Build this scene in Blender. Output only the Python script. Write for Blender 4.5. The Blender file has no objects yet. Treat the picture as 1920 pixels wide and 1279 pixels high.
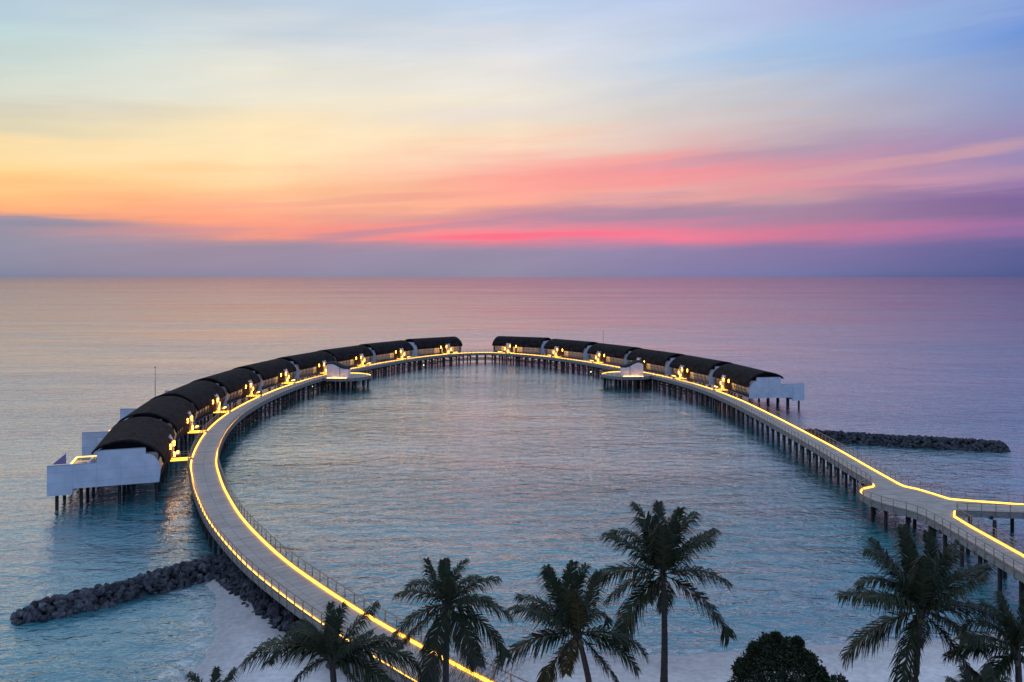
import bpy, bmesh, math, random
from mathutils import Vector, Matrix
import numpy as np
random.seed(7)
R = math.radians
scene = bpy.context.scene
COL = scene.collection
PI = math.pi

# ------------------------------------------------------------------ camera
CAM_H = 28.0
cam_d = bpy.data.cameras.new("camera"); cam = bpy.data.objects.new("camera", cam_d); COL.objects.link(cam)
cam.location = (0, 0, CAM_H); cam.rotation_euler = (R(90), 0, 0)
cam_d.sensor_width = 36; cam_d.lens = 28.0; cam_d.shift_y = -0.0628
cam_d.clip_start = 0.5; cam_d.clip_end = 200000
scene.camera = cam
scene.view_settings.view_transform = 'Standard'; scene.view_settings.look = 'None'
scene.view_settings.exposure = 0; scene.view_settings.gamma = 1
scene.cycles.max_bounces = 6; scene.cycles.transparent_max_bounces = 12
scene.cycles.sample_clamp_indirect = 6

# ------------------------------------------------------------------ sky
def lin(c):
    return tuple((v/255/12.92) if v/255 <= .04045 else ((v/255+.055)/1.055)**2.4 for v in c) + (1,)

world = bpy.data.worlds.new("World"); scene.world = world; world.use_nodes = True
wn = world.node_tree.nodes; wl = world.node_tree.links; wn.clear()
def wmath(op, a, b=None, c=None):
    n = wn.new('ShaderNodeMath'); n.operation = op
    for i, v in enumerate((a, b, c)):
        if v is None: continue
        if isinstance(v, (int, float)): n.inputs[i].default_value = v
        else: wl.new(v, n.inputs[i])
    return n.outputs[0]
tc = wn.new('ShaderNodeTexCoord'); sx = wn.new('ShaderNodeSeparateXYZ'); wl.new(tc.outputs['Generated'], sx.inputs[0])
az = wmath('MULTIPLY', wmath('ARCTAN2', sx.outputs[0], sx.outputs[1]), 180/PI)
el = wmath('MULTIPLY', wmath('ARCSINE', sx.outputs[2]), 180/PI)
def wmap(v, a, b, c=0., d=1., smooth=False):
    n = wn.new('ShaderNodeMapRange'); n.interpolation_type = 'SMOOTHSTEP' if smooth else 'LINEAR'
    wl.new(v, n.inputs[0])
    for i, q in enumerate((a, b, c, d)): n.inputs[i+1].default_value = q
    return n.outputs[0]
def wnoise(fx, fy, off, detail, shear):
    cb = wn.new('ShaderNodeCombineXYZ')
    wl.new(wmath('MULTIPLY', az, fx), cb.inputs[0])
    wl.new(wmath('MULTIPLY', wmath('ADD', el, wmath('MULTIPLY', az, shear)), fy), cb.inputs[1])
    cb.inputs[2].default_value = off
    n = wn.new('ShaderNodeTexNoise'); n.inputs['Scale'].default_value = 1; n.inputs['Detail'].default_value = detail
    n.inputs['Roughness'].default_value = .55; wl.new(cb.outputs[0], n.inputs['Vector'])
    return wmath('SUBTRACT', n.outputs[0], .5)
n1 = wnoise(.055, .55, 3.1, 5, -.07)
n2 = wnoise(.11, 1.5, 9.7, 4, -.03)
amp = wmap(el, .8, 7.0, .3, 3.4)
d1 = wmath('MULTIPLY', n1, amp)
d2 = wmath('MULTIPLY', n2, wmap(el, .3, 5, .5, 1.6))
elp = wmath('MAXIMUM', wmath('ADD', el, wmath('ADD', d1, d2)), 0.0)
u = wmath('POWER', wmath('DIVIDE', elp, 90.), .5)
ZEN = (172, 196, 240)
def column(azd, stops, high):
    r = wn.new('ShaderNodeValToRGB'); cr = r.color_ramp; cr.interpolation = 'B_SPLINE' if False else 'LINEAR'
    pts = []
    for y, c in stops:
        e = math.degrees(math.atan((519-y)/1493*math.cos(R(max(-33, min(33, azd))))))
        pts.append((math.sqrt(max(e, 0)/90), c))
    pts += [(math.sqrt(e/90), c) for e, c in high]
    pts.sort(key=lambda p: p[0])
    while len(cr.elements) < len(pts): cr.elements.new(.5)
    for i, (p, c) in enumerate(pts):
        cr.elements[i].position = p; cr.elements[i].color = lin(c)
    wl.new(u, r.inputs[0]); return r.outputs[0]
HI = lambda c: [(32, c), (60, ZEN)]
cols = [
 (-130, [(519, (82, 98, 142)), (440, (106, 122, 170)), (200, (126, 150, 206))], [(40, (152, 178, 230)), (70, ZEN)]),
 (-32.7, [(519,(110,128,156)),(462,(134,140,164)),(440,(140,142,164)),(416,(148,142,160)),(406,(246,165,124)),(370,(254,190,128)),(320,(254,214,148)),(262,(250,224,174)),(235,(226,216,184)),(150,(208,216,206)),(60,(190,214,216)),(0,(180,204,218))], HI((172,198,220))),
 (-17.8, [(519,(126,134,161)),(466,(148,140,165)),(452,(180,145,158)),(440,(238,154,138)),(420,(250,160,133)),(385,(253,184,145)),(350,(253,206,154)),(300,(253,226,178)),(250,(252,229,186)),(180,(240,232,210)),(100,(222,225,220)),(0,(190,206,222))], HI((178,200,224))),
 (0, [(519,(140,138,162)),(472,(150,140,168)),(458,(190,136,160)),(444,(250,128,148)),(430,(236,138,152)),(416,(198,142,162)),(402,(214,150,155)),(385,(252,172,150)),(340,(252,164,154)),(300,(252,190,174)),(262,(250,222,194)),(200,(240,230,212)),(100,(222,223,228)),(0,(190,209,234))], HI((176,198,226))),
 (11, [(519,(124,124,164)),(470,(142,130,169)),(456,(170,130,165)),(442,(244,124,150)),(430,(220,130,155)),(412,(172,140,166)),(392,(186,144,164)),(364,(236,166,160)),(335,(246,150,155)),(300,(243,164,164)),(262,(226,192,186)),(205,(210,208,207)),(100,(200,212,228)),(0,(184,200,234))], HI((166,190,226))),
 (19.9, [(519,(104,114,159)),(470,(132,118,164)),(455,(160,120,160)),(434,(204,124,154)),(412,(168,130,160)),(392,(172,140,162)),(366,(200,155,164)),(336,(226,152,165)),(306,(200,152,172)),(276,(186,158,178)),(220,(198,186,192)),(150,(184,194,214)),(80,(162,190,225)),(0,(176,186,225))], HI((150,178,222))),
 (32.5, [(519,(76,89,139)),(466,(96,98,152)),(450,(120,104,156)),(428,(156,110,162)),(400,(124,102,150)),(375,(134,106,164)),(345,(162,130,176)),(318,(180,145,176)),(284,(156,138,182)),(220,(150,150,190)),(130,(138,160,205)),(60,(112,150,214)),(0,(136,158,215))], HI((130,160,214))),
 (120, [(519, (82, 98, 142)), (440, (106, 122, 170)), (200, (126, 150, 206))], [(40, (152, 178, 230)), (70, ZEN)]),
]
prev = None; paz = None
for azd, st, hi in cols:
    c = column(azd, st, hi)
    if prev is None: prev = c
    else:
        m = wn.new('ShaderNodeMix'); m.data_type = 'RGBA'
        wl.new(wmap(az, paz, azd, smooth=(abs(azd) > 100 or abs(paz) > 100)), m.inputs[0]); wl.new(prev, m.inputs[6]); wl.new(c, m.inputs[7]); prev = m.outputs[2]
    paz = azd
# cloud streaks: each follows a line in azimuth/elevation with ragged edges
def streak(a0, a1, e0, e1, th, colr, alpha, soft=4.0):
    global prev
    line = wmath('ADD', wmath('MULTIPLY', wmath('SUBTRACT', az, a0), (e1-e0)/(a1-a0)), e0)
    dd = wmath('ABSOLUTE', wmath('ADD', wmath('SUBTRACT', el, line), wmath('MULTIPLY', n2, 1.6*th+.35)))
    k = wmath('MULTIPLY', wmap(dd, th*.35, th*1.25, 1, 0, True), wmath('MULTIPLY', wmap(az, a0-soft, a0+soft, 0, 1, True), wmap(az, a1-soft, a1+soft, 1, 0, True)))
    k = wmath('MULTIPLY', k, wmath('MULTIPLY', wmap(n1, -.18, .1, .45, 1), alpha))
    m = wn.new('ShaderNodeMix'); m.data_type = 'RGBA'; wl.new(k, m.inputs[0]); wl.new(prev, m.inputs[6]); m.inputs[7].default_value = lin(colr); prev = m.outputs[2]
streak(-60, -25.5, 3.35, 3.4, .55, (136, 140, 164), 1.0, 3)
streak(-27, -17, 2.9, 3.3, .22, (190, 140, 155), .6)
streak(-14, 1, 2.7, 4.1, .24, (168, 142, 165), .75, 3)
streak(-6, 9, 2.75, 3.1, .2, (253, 108, 138), .75, 3)
streak(2, 19, 4.3, 4.55, .5, (160, 136, 164), .6)
streak(4, 34, 5.3, 8.2, .45, (226, 168, 168), .55, 5)
streak(8, 26, 7.6, 9.1, .4, (178, 152, 178), .45, 5)
streak(-22, -2, 4.6, 6.0, .28, (238, 158, 148), .5, 4)
streak(-40, -21, 9.4, 11.0, .6, (208, 202, 190), .55, 5)
streak(24, 50, 4.9, 5.0, .9, (122, 100, 150), .6)
streak(-8, 14, 11.2, 12.6, .7, (226, 214, 214), .4, 6)
streak(10, 40, 14, 17.5, 1.3, (150, 184, 224), .4, 6)
# faint wisps
n3 = wnoise(.09, .5, 21.3, 7, -.12)
gain = wmath('ADD', 1.0, wmath('MULTIPLY', n3, .22))
vm = wn.new('ShaderNodeVectorMath'); vm.operation = 'SCALE'; wl.new(prev, vm.inputs[0]); wl.new(gain, vm.inputs['Scale'])
bg = wn.new('ShaderNodeBackground'); wl.new(vm.outputs[0], bg.inputs[0]); bg.inputs[1].default_value = 1.0
# the physical dusk sky adds a little of its own blue
nsky = wn.new('ShaderNodeTexSky'); nsky.sky_type = 'NISHITA'; nsky.sun_disc = False; nsky.sun_elevation = R(0.5); nsky.sun_rotation = R(-25)
bg2 = wn.new('ShaderNodeBackground'); wl.new(nsky.outputs[0], bg2.inputs[0]); bg2.inputs[1].default_value = 0.004
add = wn.new('ShaderNodeAddShader'); wl.new(bg.outputs[0], add.inputs[0]); wl.new(bg2.outputs[0], add.inputs[1])
wo = wn.new('ShaderNodeOutputWorld'); wl.new(add.outputs[0], wo.inputs[0])

# ------------------------------------------------------------------ helpers
class MB:
    def __init__(s): s.v = []; s.f = []; s.uv = []
    def box(s, c, d, rot=0, M=None):
        hx, hy, hz = d[0]/2, d[1]/2, d[2]/2; b = len(s.v); ca, sa = math.cos(rot), math.sin(rot)
        for x, y, z in ((-hx,-hy,-hz),(hx,-hy,-hz),(hx,hy,-hz),(-hx,hy,-hz),(-hx,-hy,hz),(hx,-hy,hz),(hx,hy,hz),(-hx,hy,hz)):
            p = Vector((c[0]+x*ca-y*sa, c[1]+x*sa+y*ca, c[2]+z))
            s.v.append(M @ p if M else p)
        s.f += [(b,b+3,b+2,b+1),(b+4,b+5,b+6,b+7),(b,b+1,b+5,b+4),(b+1,b+2,b+6,b+5),(b+2,b+3,b+7,b+6),(b+3,b,b+4,b+7)]
    def tube(s, pts, r, n=6, cap=True):
        pts = [Vector(p) for p in pts]; rs = r if isinstance(r, (list, tuple)) else [r]*len(pts)
        b = len(s.v)
        for i, p in enumerate(pts):
            t = (pts[min(i+1, len(pts)-1)] - pts[max(i-1, 0)]).normalized()
            a = t.cross(Vector((0, 0, 1)))
            if a.length < .05: a = t.cross(Vector((1, 0, 0)))
            a.normalize(); c = t.cross(a)
            for k in range(n):
                q = 2*PI*k/n + PI/n; s.v.append(p + (a*math.cos(q) + c*math.sin(q))*rs[i])
        for i in range(len(pts)-1):
            for k in range(n):
                s.f.append((b+i*n+k, b+i*n+(k+1) % n, b+(i+1)*n+(k+1) % n, b+(i+1)*n+k))
        if cap:
            s.f.append(tuple(b+k for k in range(n))[::-1]); s.f.append(tuple(b+(len(pts)-1)*n+k for k in range(n)))
    def ribbon(s, poly, w, h, z, closed=False):
        """rectangular bar swept along a 2-D polyline, its middle on it"""
        b = len(s.v); n = len(poly)
        for i, p in enumerate(poly):
            a = poly[max(i-1, 0)]; c = poly[min(i+1, n-1)]
            t = (Vector(c)-Vector(a)); t.normalize(); nx, ny = -t.y*w/2, t.x*w/2
            for dx, dz in ((1, -h/2), (-1, -h/2), (-1, h/2), (1, h/2)):
                s.v.append(Vector((p[0]+nx*dx, p[1]+ny*dx, z+dz)))
        for i in range(n-1):
            for k in range(4):
                s.f.append((b+i*4+k, b+i*4+(k+1) % 4, b+(i+1)*4+(k+1) % 4, b+(i+1)*4+k))
        s.f.append((b+3, b+2, b+1, b)); e = b+(n-1)*4; s.f.append((e, e+1, e+2, e+3))
    def prism(s, poly, fn, t0, t1):
        """closed polygon in 2-D; fn(a,b,t) -> 3-D"""
        b = len(s.v); n = len(poly)
        for t in (t0, t1):
            for a, c in poly: s.v.append(Vector(fn(a, c, t)))
        s.f.append(tuple(range(b, b+n))[::-1]); s.f.append(tuple(range(b+n, b+2*n)))
        for k in range(n): s.f.append((b+k, b+(k+1) % n, b+n+(k+1) % n, b+n+k))
    def ball(s, c, r, seg=8, rings=5, sz=1):
        b = len(s.v)
        for i in range(rings+1):
            th = PI*i/rings
            for k in range(seg):
                ph = 2*PI*k/seg; s.v.append(Vector((c[0]+r*math.sin(th)*math.cos(ph), c[1]+r*math.sin(th)*math.sin(ph), c[2]+r*sz*math.cos(th))))
        for i in range(rings):
            for k in range(seg): s.f.append((b+i*seg+k, b+(i+1)*seg+k, b+(i+1)*seg+(k+1) % seg, b+i*seg+(k+1) % seg))
    def mesh(s, name, mat, smooth=False, fix=True):
        me = bpy.data.meshes.new(name); me.from_pydata([tuple(v) for v in s.v], [], s.f)
        if s.uv:
            l = me.uv_layers.new(name='uv')
            for poly in me.polygons:
                for li in poly.loop_indices: l.data[li].uv = s.uv[me.loops[li].vertex_index]
        if fix:
            bm = bmesh.new(); bm.from_mesh(me); bmesh.ops.recalc_face_normals(bm, faces=bm.faces); bm.to_mesh(me); bm.free()
        me.materials.append(mat)
        if smooth: me.polygons.foreach_set('use_smooth', [True]*len(me.polygons))
        return me
    def build(s, name, mat, parent=None, smooth=False, fix=True):
        o = bpy.data.objects.new(name, s.mesh(name, mat, smooth, fix)); COL.objects.link(o)
        if parent: o.parent = parent
        return o
def tag(o, label=None, cat=None, group=None, kind=None):
    for k, v in (('label', label), ('category', cat), ('group', group), ('kind', kind)):
        if v: o[k] = v
    return o
def empty(name, loc=(0, 0, 0), rz=0):
    o = bpy.data.objects.new(name, None); COL.objects.link(o); o.location = loc; o.rotation_euler = (0, 0, rz)
    o.empty_display_size = .5; return o
def copy_tree(o, parent=None):
    c = o.copy(); COL.objects.link(c); c.parent = parent
    for ch in list(KIDS.get(o.name, [])): 
        d = copy_tree(bpy.data.objects[ch], c); KIDS.setdefault(c.name, []).append(d.name)
    return c
KIDS = {}
def kid(o):
    KIDS.setdefault(o.parent.name, []).append(o.name); return o

# ------------------------------------------------------------------ materials
def mat(name, col, rough=.7, spec=.5, noise=None, bump=None, metal=0, emit=None, estr=0, coord='Object', col2=None, stretch=(1, 1, 1)):
    m = bpy.data.materials.new(name); m.use_nodes = True; nt = m.node_tree; n = nt.nodes; l = nt.links
    p = n['Principled BSDF']; p.inputs['Roughness'].default_value = rough; p.inputs['Metallic'].default_value = metal
    p.inputs['Specular IOR Level'].default_value = spec
    p.inputs['Base Color'].default_value = (*col, 1)
    t = n.new('ShaderNodeTexCoord'); mp = n.new('ShaderNodeMapping'); mp.inputs['Scale'].default_value = stretch
    l.new(t.outputs[coord], mp.inputs[0])
    if noise:
        sc, amt = noise
        nz = n.new('ShaderNodeTexNoise'); nz.inputs['Scale'].default_value = sc; nz.inputs['Detail'].default_value = 6; l.new(mp.outputs[0], nz.inputs['Vector'])
        cr = n.new('ShaderNodeValToRGB'); a = col; b = col2 or tuple(min(1, c*(1+amt)) for c in col)
        cr.color_ramp.elements[0].position = .35; cr.color_ramp.elements[1].position = .68
        cr.color_ramp.elements[0].color = (*[c*(1-amt) for c in a], 1); cr.color_ramp.elements[1].color = (*b, 1)
        l.new(nz.outputs[0], cr.inputs[0]); l.new(cr.outputs[0], p.inputs['Base Color'])
    if bump:
        sc, st = bump
        nb = n.new('ShaderNodeTexNoise'); nb.inputs['Scale'].default_value = sc; nb.inputs['Detail'].default_value = 5; l.new(mp.outputs[0], nb.inputs['Vector'])
        bp = n.new('ShaderNodeBump'); bp.inputs['Strength'].default_value = st; bp.inputs['Distance'].default_value = .05
        l.new(nb.outputs[0], bp.inputs['Height']); l.new(bp.outputs[0], p.inputs['Normal'])
    if emit:
        p.inputs['Emission Color'].default_value = (*emit, 1); p.inputs['Emission Strength'].default_value = estr
    return m
M_led = mat('led_warm', (.8, .6, .3), emit=(1.0, .43, .02), estr=4.0)
M_lamp = mat('lamp_warm', (.8, .6, .3), emit=(1.0, .42, .035), estr=19)
M_poollight = mat('pool_led', (.8, .6, .3), emit=(1.0, .50, .10), estr=2.2)
M_green = mat('pile_light', (.5, .8, .4), emit=(.75, 1.0, .35), estr=3)
M_white = mat('white_render', (.66, .67, .70), .75, noise=(.7, .1), bump=(14, .15))
M_cream = mat('cream_wall', (.74, .62, .50), .8, noise=(1.2, .12))
M_slat = mat('slat_wood', (.085, .055, .04), .7, noise=(3, .3))
M_pile = mat('pile_dark', (.022, .020, .019), .8, noise=(2, .4), bump=(6, .4))
M_beam = mat('beam_grey', (.035, .033, .031), .8, noise=(2, .3))
M_slab = mat('slab_concrete', (.17, .20, .25), .8, noise=(1.5, .2))
M_fascia = mat('fascia_wood', (.27, .24, .21), .75, noise=(2.5, .25), stretch=(1, 1, 3))
M_rail = mat('rail_wood', (.30, .23, .16), .6, noise=(4, .25))
M_mast = mat('mast_metal', (.25, .25, .26), .5, metal=.6)
M_dark = mat('dark_interior', (.012, .012, .014), .9)
M_orange = mat('life_ring_orange', (.7, .12, .04), .6)
M_rock = mat('rock', (.020, .021, .025), .85, noise=(1.8, .5), bump=(5, .8), col2=(.09, .09, .098))
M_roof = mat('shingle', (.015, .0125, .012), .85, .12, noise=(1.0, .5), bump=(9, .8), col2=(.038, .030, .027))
def add_random(m):
    nt = m.node_tree; n = nt.nodes; l = nt.links; p = n['Principled BSDF']
    oi = n.new('ShaderNodeObjectInfo'); hs = n.new('ShaderNodeHueSaturation'); mr = n.new('ShaderNodeMapRange')
    mr.inputs[3].default_value = .45; mr.inputs[4].default_value = 1.9; l.new(oi.outputs['Random'], mr.inputs[0]); l.new(mr.outputs[0], hs.inputs['Value'])
    l.new(p.inputs['Base Color'].links[0].from_socket, hs.inputs['Color']); l.new(hs.outputs[0], p.inputs['Base Color'])
M_rock1 = M_rock.copy(); M_rock1.name = 'rock_single'; add_random(M_rock1)
# roof: courses of shingles
def shingle_courses(m):
    nt = m.node_tree; n = nt.nodes; l = nt.links; p = n['Principled BSDF']
    uvn = n.new('ShaderNodeUVMap'); uvn.uv_map = 'uv'
    br = n.new('ShaderNodeTexBrick'); br.inputs['Scale'].default_value = 1; br.inputs['Brick Width'].default_value = .5; br.inputs['Row Height'].default_value = .3
    br.inputs['Mortar Size'].default_value = .02; br.inputs['Color1'].default_value = (1.25, 1.2, 1.2, 1); br.inputs['Color2'].default_value = (.7, .7, .7, 1); br.inputs['Mortar'].default_value = (.35, .35, .35, 1)
    l.new(uvn.outputs[0], br.inputs['Vector'])
    mx = n.new('ShaderNodeMix'); mx.data_type = 'RGBA'; mx.blend_type = 'MULTIPLY'; mx.inputs[0].default_value = 1
    l.new(p.inputs['Base Color'].links[0].from_socket, mx.inputs[6]); l.new(br.outputs[0], mx.inputs[7]); l.new(mx.outputs[2], p.inputs['Base Color'])
shingle_courses(M_roof)
# deck planks (uv: x along the walkway in metres)
M_deck = bpy.data.materials.new('deck_planks'); M_deck.use_nodes = True
def deck_nodes():
    nt = M_deck.node_tree; n = nt.nodes; l = nt.links; p = n['Principled BSDF']; p.inputs['Roughness'].default_value = .8
    p.inputs['Specular IOR Level'].default_value = .2
    uvn = n.new('ShaderNodeUVMap'); uvn.uv_map = 'uv'
    br = n.new('ShaderNodeTexBrick'); br.inputs['Scale'].default_value = 1; br.inputs['Brick Width'].default_value = .16; br.inputs['Row Height'].default_value = 1.7
    br.offset = .0; br.inputs['Mortar Size'].default_value = .012
    br.inputs['Color1'].default_value = (.60, .52, .42, 1); br.inputs['Color2'].default_value = (.42, .365, .30, 1); br.inputs['Mortar'].default_value = (.10, .09, .08, 1)
    l.new(uvn.outputs[0], br.inputs['Vector'])
    nz = n.new('ShaderNodeTexNoise'); nz.inputs['Scale'].default_value = .5; nz.inputs['Detail'].default_value = 6; l.new(uvn.outputs[0], nz.inputs['Vector'])
    mr = n.new('ShaderNodeMapRange'); mr.inputs[3].default_value = .7; mr.inputs[4].default_value = 1.25; l.new(nz.outputs[0], mr.inputs[0])
    mx = n.new('ShaderNodeVectorMath'); mx.operation = 'SCALE'; l.new(br.outputs[0], mx.inputs[0]); l.new(mr.outputs[0], mx.inputs['Scale']); l.new(mx.outputs[0], p.inputs['Base Color'])
deck_nodes()
# leaves
def leaf_mat(name, a, b):
    m = bpy.data.materials.new(name); m.use_nodes = True; nt = m.node_tree; n = nt.nodes; l = nt.links; p = n['Principled BSDF']
    p.inputs['Roughness'].default_value = .55; p.inputs['Specular IOR Level'].default_value = .3
    g = n.new('ShaderNodeNewGeometry'); cr = n.new('ShaderNodeValToRGB'); cr.color_ramp.elements[0].color = (*a, 1); cr.color_ramp.elements[1].color = (*b, 1)
    l.new(g.outputs['Random Per Island'], cr.inputs[0]); l.new(cr.outputs[0], p.inputs['Base Color'])
    return m
M_leaf = leaf_mat('palm_leaf', (.010, .020, .008), (.042, .050, .015))
M_bush = leaf_mat('bush_leaf', (.016, .030, .012), (.055, .065, .026))
M_trunk = mat('palm_trunk', (.045, .037, .031), .85, noise=(5, .4), bump=(9, .6), stretch=(1, 1, 3))
M_twig = mat('twig', (.05, .04, .04), .8)
M_nut = mat('coconut', (.06, .06, .02), .6)

# ------------------------------------------------------------------ land and sea
LAND = [(-70,-120),(-40,0),(-28,30),(-23.5,45),(-22.4,52),(-22.6,58),(-23.6,63),(-25.0,67),(-26.4,70.0),(-28.2,72.3),(-28,76),(-24,76),(-19,68),(-14,62),(-9,58.5),(-3,58),(4,58.6),(12,59.3),(20,60.0),(28,61.6),(36,62.5),(48,63),(60,66),(90,70),(200,80),(300,-120)]
LP = np.array(LAND, float)
def land_sd(P):
    """signed distance to the shoreline, positive on land"""
    best = np.full(len(P), 1e9); inside = np.zeros(len(P), bool)
    for k in range(len(LP)):
        a = LP[k]; b = LP[(k+1) % len(LP)]; d = b-a; L = (d*d).sum()
        t = np.clip(((P-a)@d)/L, 0, 1); q = a+t[:, None]*d
        best = np.minimum(best, np.hypot(*(P-q).T))
        cond = ((a[1] > P[:, 1]) != (b[1] > P[:, 1]))
        with np.errstate(divide='ignore', invalid='ignore'):
            xi = (b[0]-a[0])*(P[:, 1]-a[1])/(b[1]-a[1]+1e-12)+a[0]
        inside ^= cond & (P[:, 0] < xi)
    return np.where(inside, best, -best)
def wob(x, y, s):
    return (np.sin(x*.31*s+1.3)+np.sin(y*.27*s+.4)+np.sin((x+y)*.19*s+2.2)+.5*np.sin((x-1.7*y)*.53*s))/3.5
def height(P):
    sd = land_sd(P) + .9*wob(P[:, 0], P[:, 1], 1)
    # the cove on the left shelves more gently
    cove = 1/(1+np.exp((P[:, 0]+14)/1.5))
    z = np.where(sd > 0, np.minimum(sd*.10, 1.3+.02*sd), sd*np.where(cove > .5, .06, .12))
    z = np.maximum(z, -6)
    return z + .05*wob(P[:, 0], P[:, 1], 4)
def grid(x0, x1, y0, y1, st):
    nx = int((x1-x0)/st)+1; ny = int((y1-y0)/st)+1
    X, Y = np.meshgrid(np.linspace(x0, x1, nx), np.linspace(y0, y1, ny)); P = np.c_[X.ravel(), Y.ravel()]
    i = np.arange(nx*ny).reshape(ny, nx); F = np.c_[i[:-1, :-1].ravel(), i[:-1, 1:].ravel(), i[1:, 1:].ravel(), i[1:, :-1].ravel()]
    return P, F
def sheet(name, zf, x0, x1, y0, y1, st, zo, m, far=70000):
    P, F = grid(x0, x1, y0, y1, st); z = zf(P); V = np.c_[P, z]; n = len(V)
    skirt = np.array([(-far, -far, zo), (far, -far, zo), (far, far, zo), (-far, far, zo), (x0, y0, zo), (x1, y0, zo), (x1, y1, zo), (x0, y1, zo)])
    F2 = [(n, n+1, n+5, n+4), (n+1, n+2, n+6, n+5), (n+2, n+3, n+7, n+6), (n+3, n, n+4, n+7)]
    me = bpy.data.meshes.new(name); me.from_pydata(np.r_[V, skirt].tolist(), [], F.tolist()+F2)
    me.polygons.foreach_set('use_smooth', [True]*len(me.polygons)); me.materials.append(m)
    o = bpy.data.objects.new(name, me); COL.objects.link(o); return o, P
M_sand = bpy.data.materials.new('sand'); M_sand.use_nodes = True
def sand_nodes():
    nt = M_sand.node_tree; n = nt.nodes; l = nt.links; p = n['Principled BSDF']; p.inputs['Roughness'].default_value = .85; p.inputs['Specular IOR Level'].default_value = .25
    g = n.new('ShaderNodeNewGeometry'); sp = n.new('ShaderNodeSeparateXYZ'); l.new(g.outputs['Position'], sp.inputs[0])
    nz = n.new('ShaderNodeTexNoise'); nz.inputs['Scale'].default_value = .35; nz.inputs['Detail'].default_value = 8; l.new(g.outputs['Position'], nz.inputs['Vector'])
    a = n.new('ShaderNodeMath'); a.operation = 'MULTIPLY_ADD'; l.new(nz.outputs[0], a.inputs[0]); a.inputs[1].default_value = .7; l.new(sp.outputs[2], a.inputs[2])
    mr = n.new('ShaderNodeMapRange'); l.new(a.outputs[0], mr.inputs[0]); mr.inputs[1].default_value = .45; mr.inputs[2].default_value = .95
    cr = n.new('ShaderNodeValToRGB'); cr.color_ramp.elements[0].color = (.52, .48, .44, 1); cr.color_ramp.elements[1].color = (.76, .71, .65, 1); l.new(mr.outputs[0], cr.inputs[0])
    n2 = n.new('ShaderNodeTexNoise'); n2.inputs['Scale'].default_value = 2.3; n2.inputs['Detail'].default_value = 8; l.new(g.outputs['Position'], n2.inputs['Vector'])
    m2 = n.new('ShaderNodeMapRange'); m2.inputs[1].default_value = .3; m2.inputs[2].default_value = .7; m2.inputs[3].default_value = .82; m2.inputs[4].default_value = 1.1; l.new(n2.outputs[0], m2.inputs[0])
    vs = n.new('ShaderNodeVectorMath'); vs.operation = 'SCALE'; l.new(cr.outputs[0], vs.inputs[0]); l.new(m2.outputs[0], vs.inputs['Scale']); l.new(vs.outputs[0], p.inputs['Base Color'])
    bp = n.new('ShaderNodeBump'); bp.inputs['Strength'].default_value = .5; bp.inputs['Distance'].default_value = .12; l.new(n2.outputs[0], bp.inputs['Height']); l.new(bp.outputs[0], p.inputs['Normal'])
sand_nodes()
sand, _ = sheet('sand', height, -110, 130, -40, 140, .75, -6.5, M_sand)
tag(sand, kind='structure')

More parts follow.
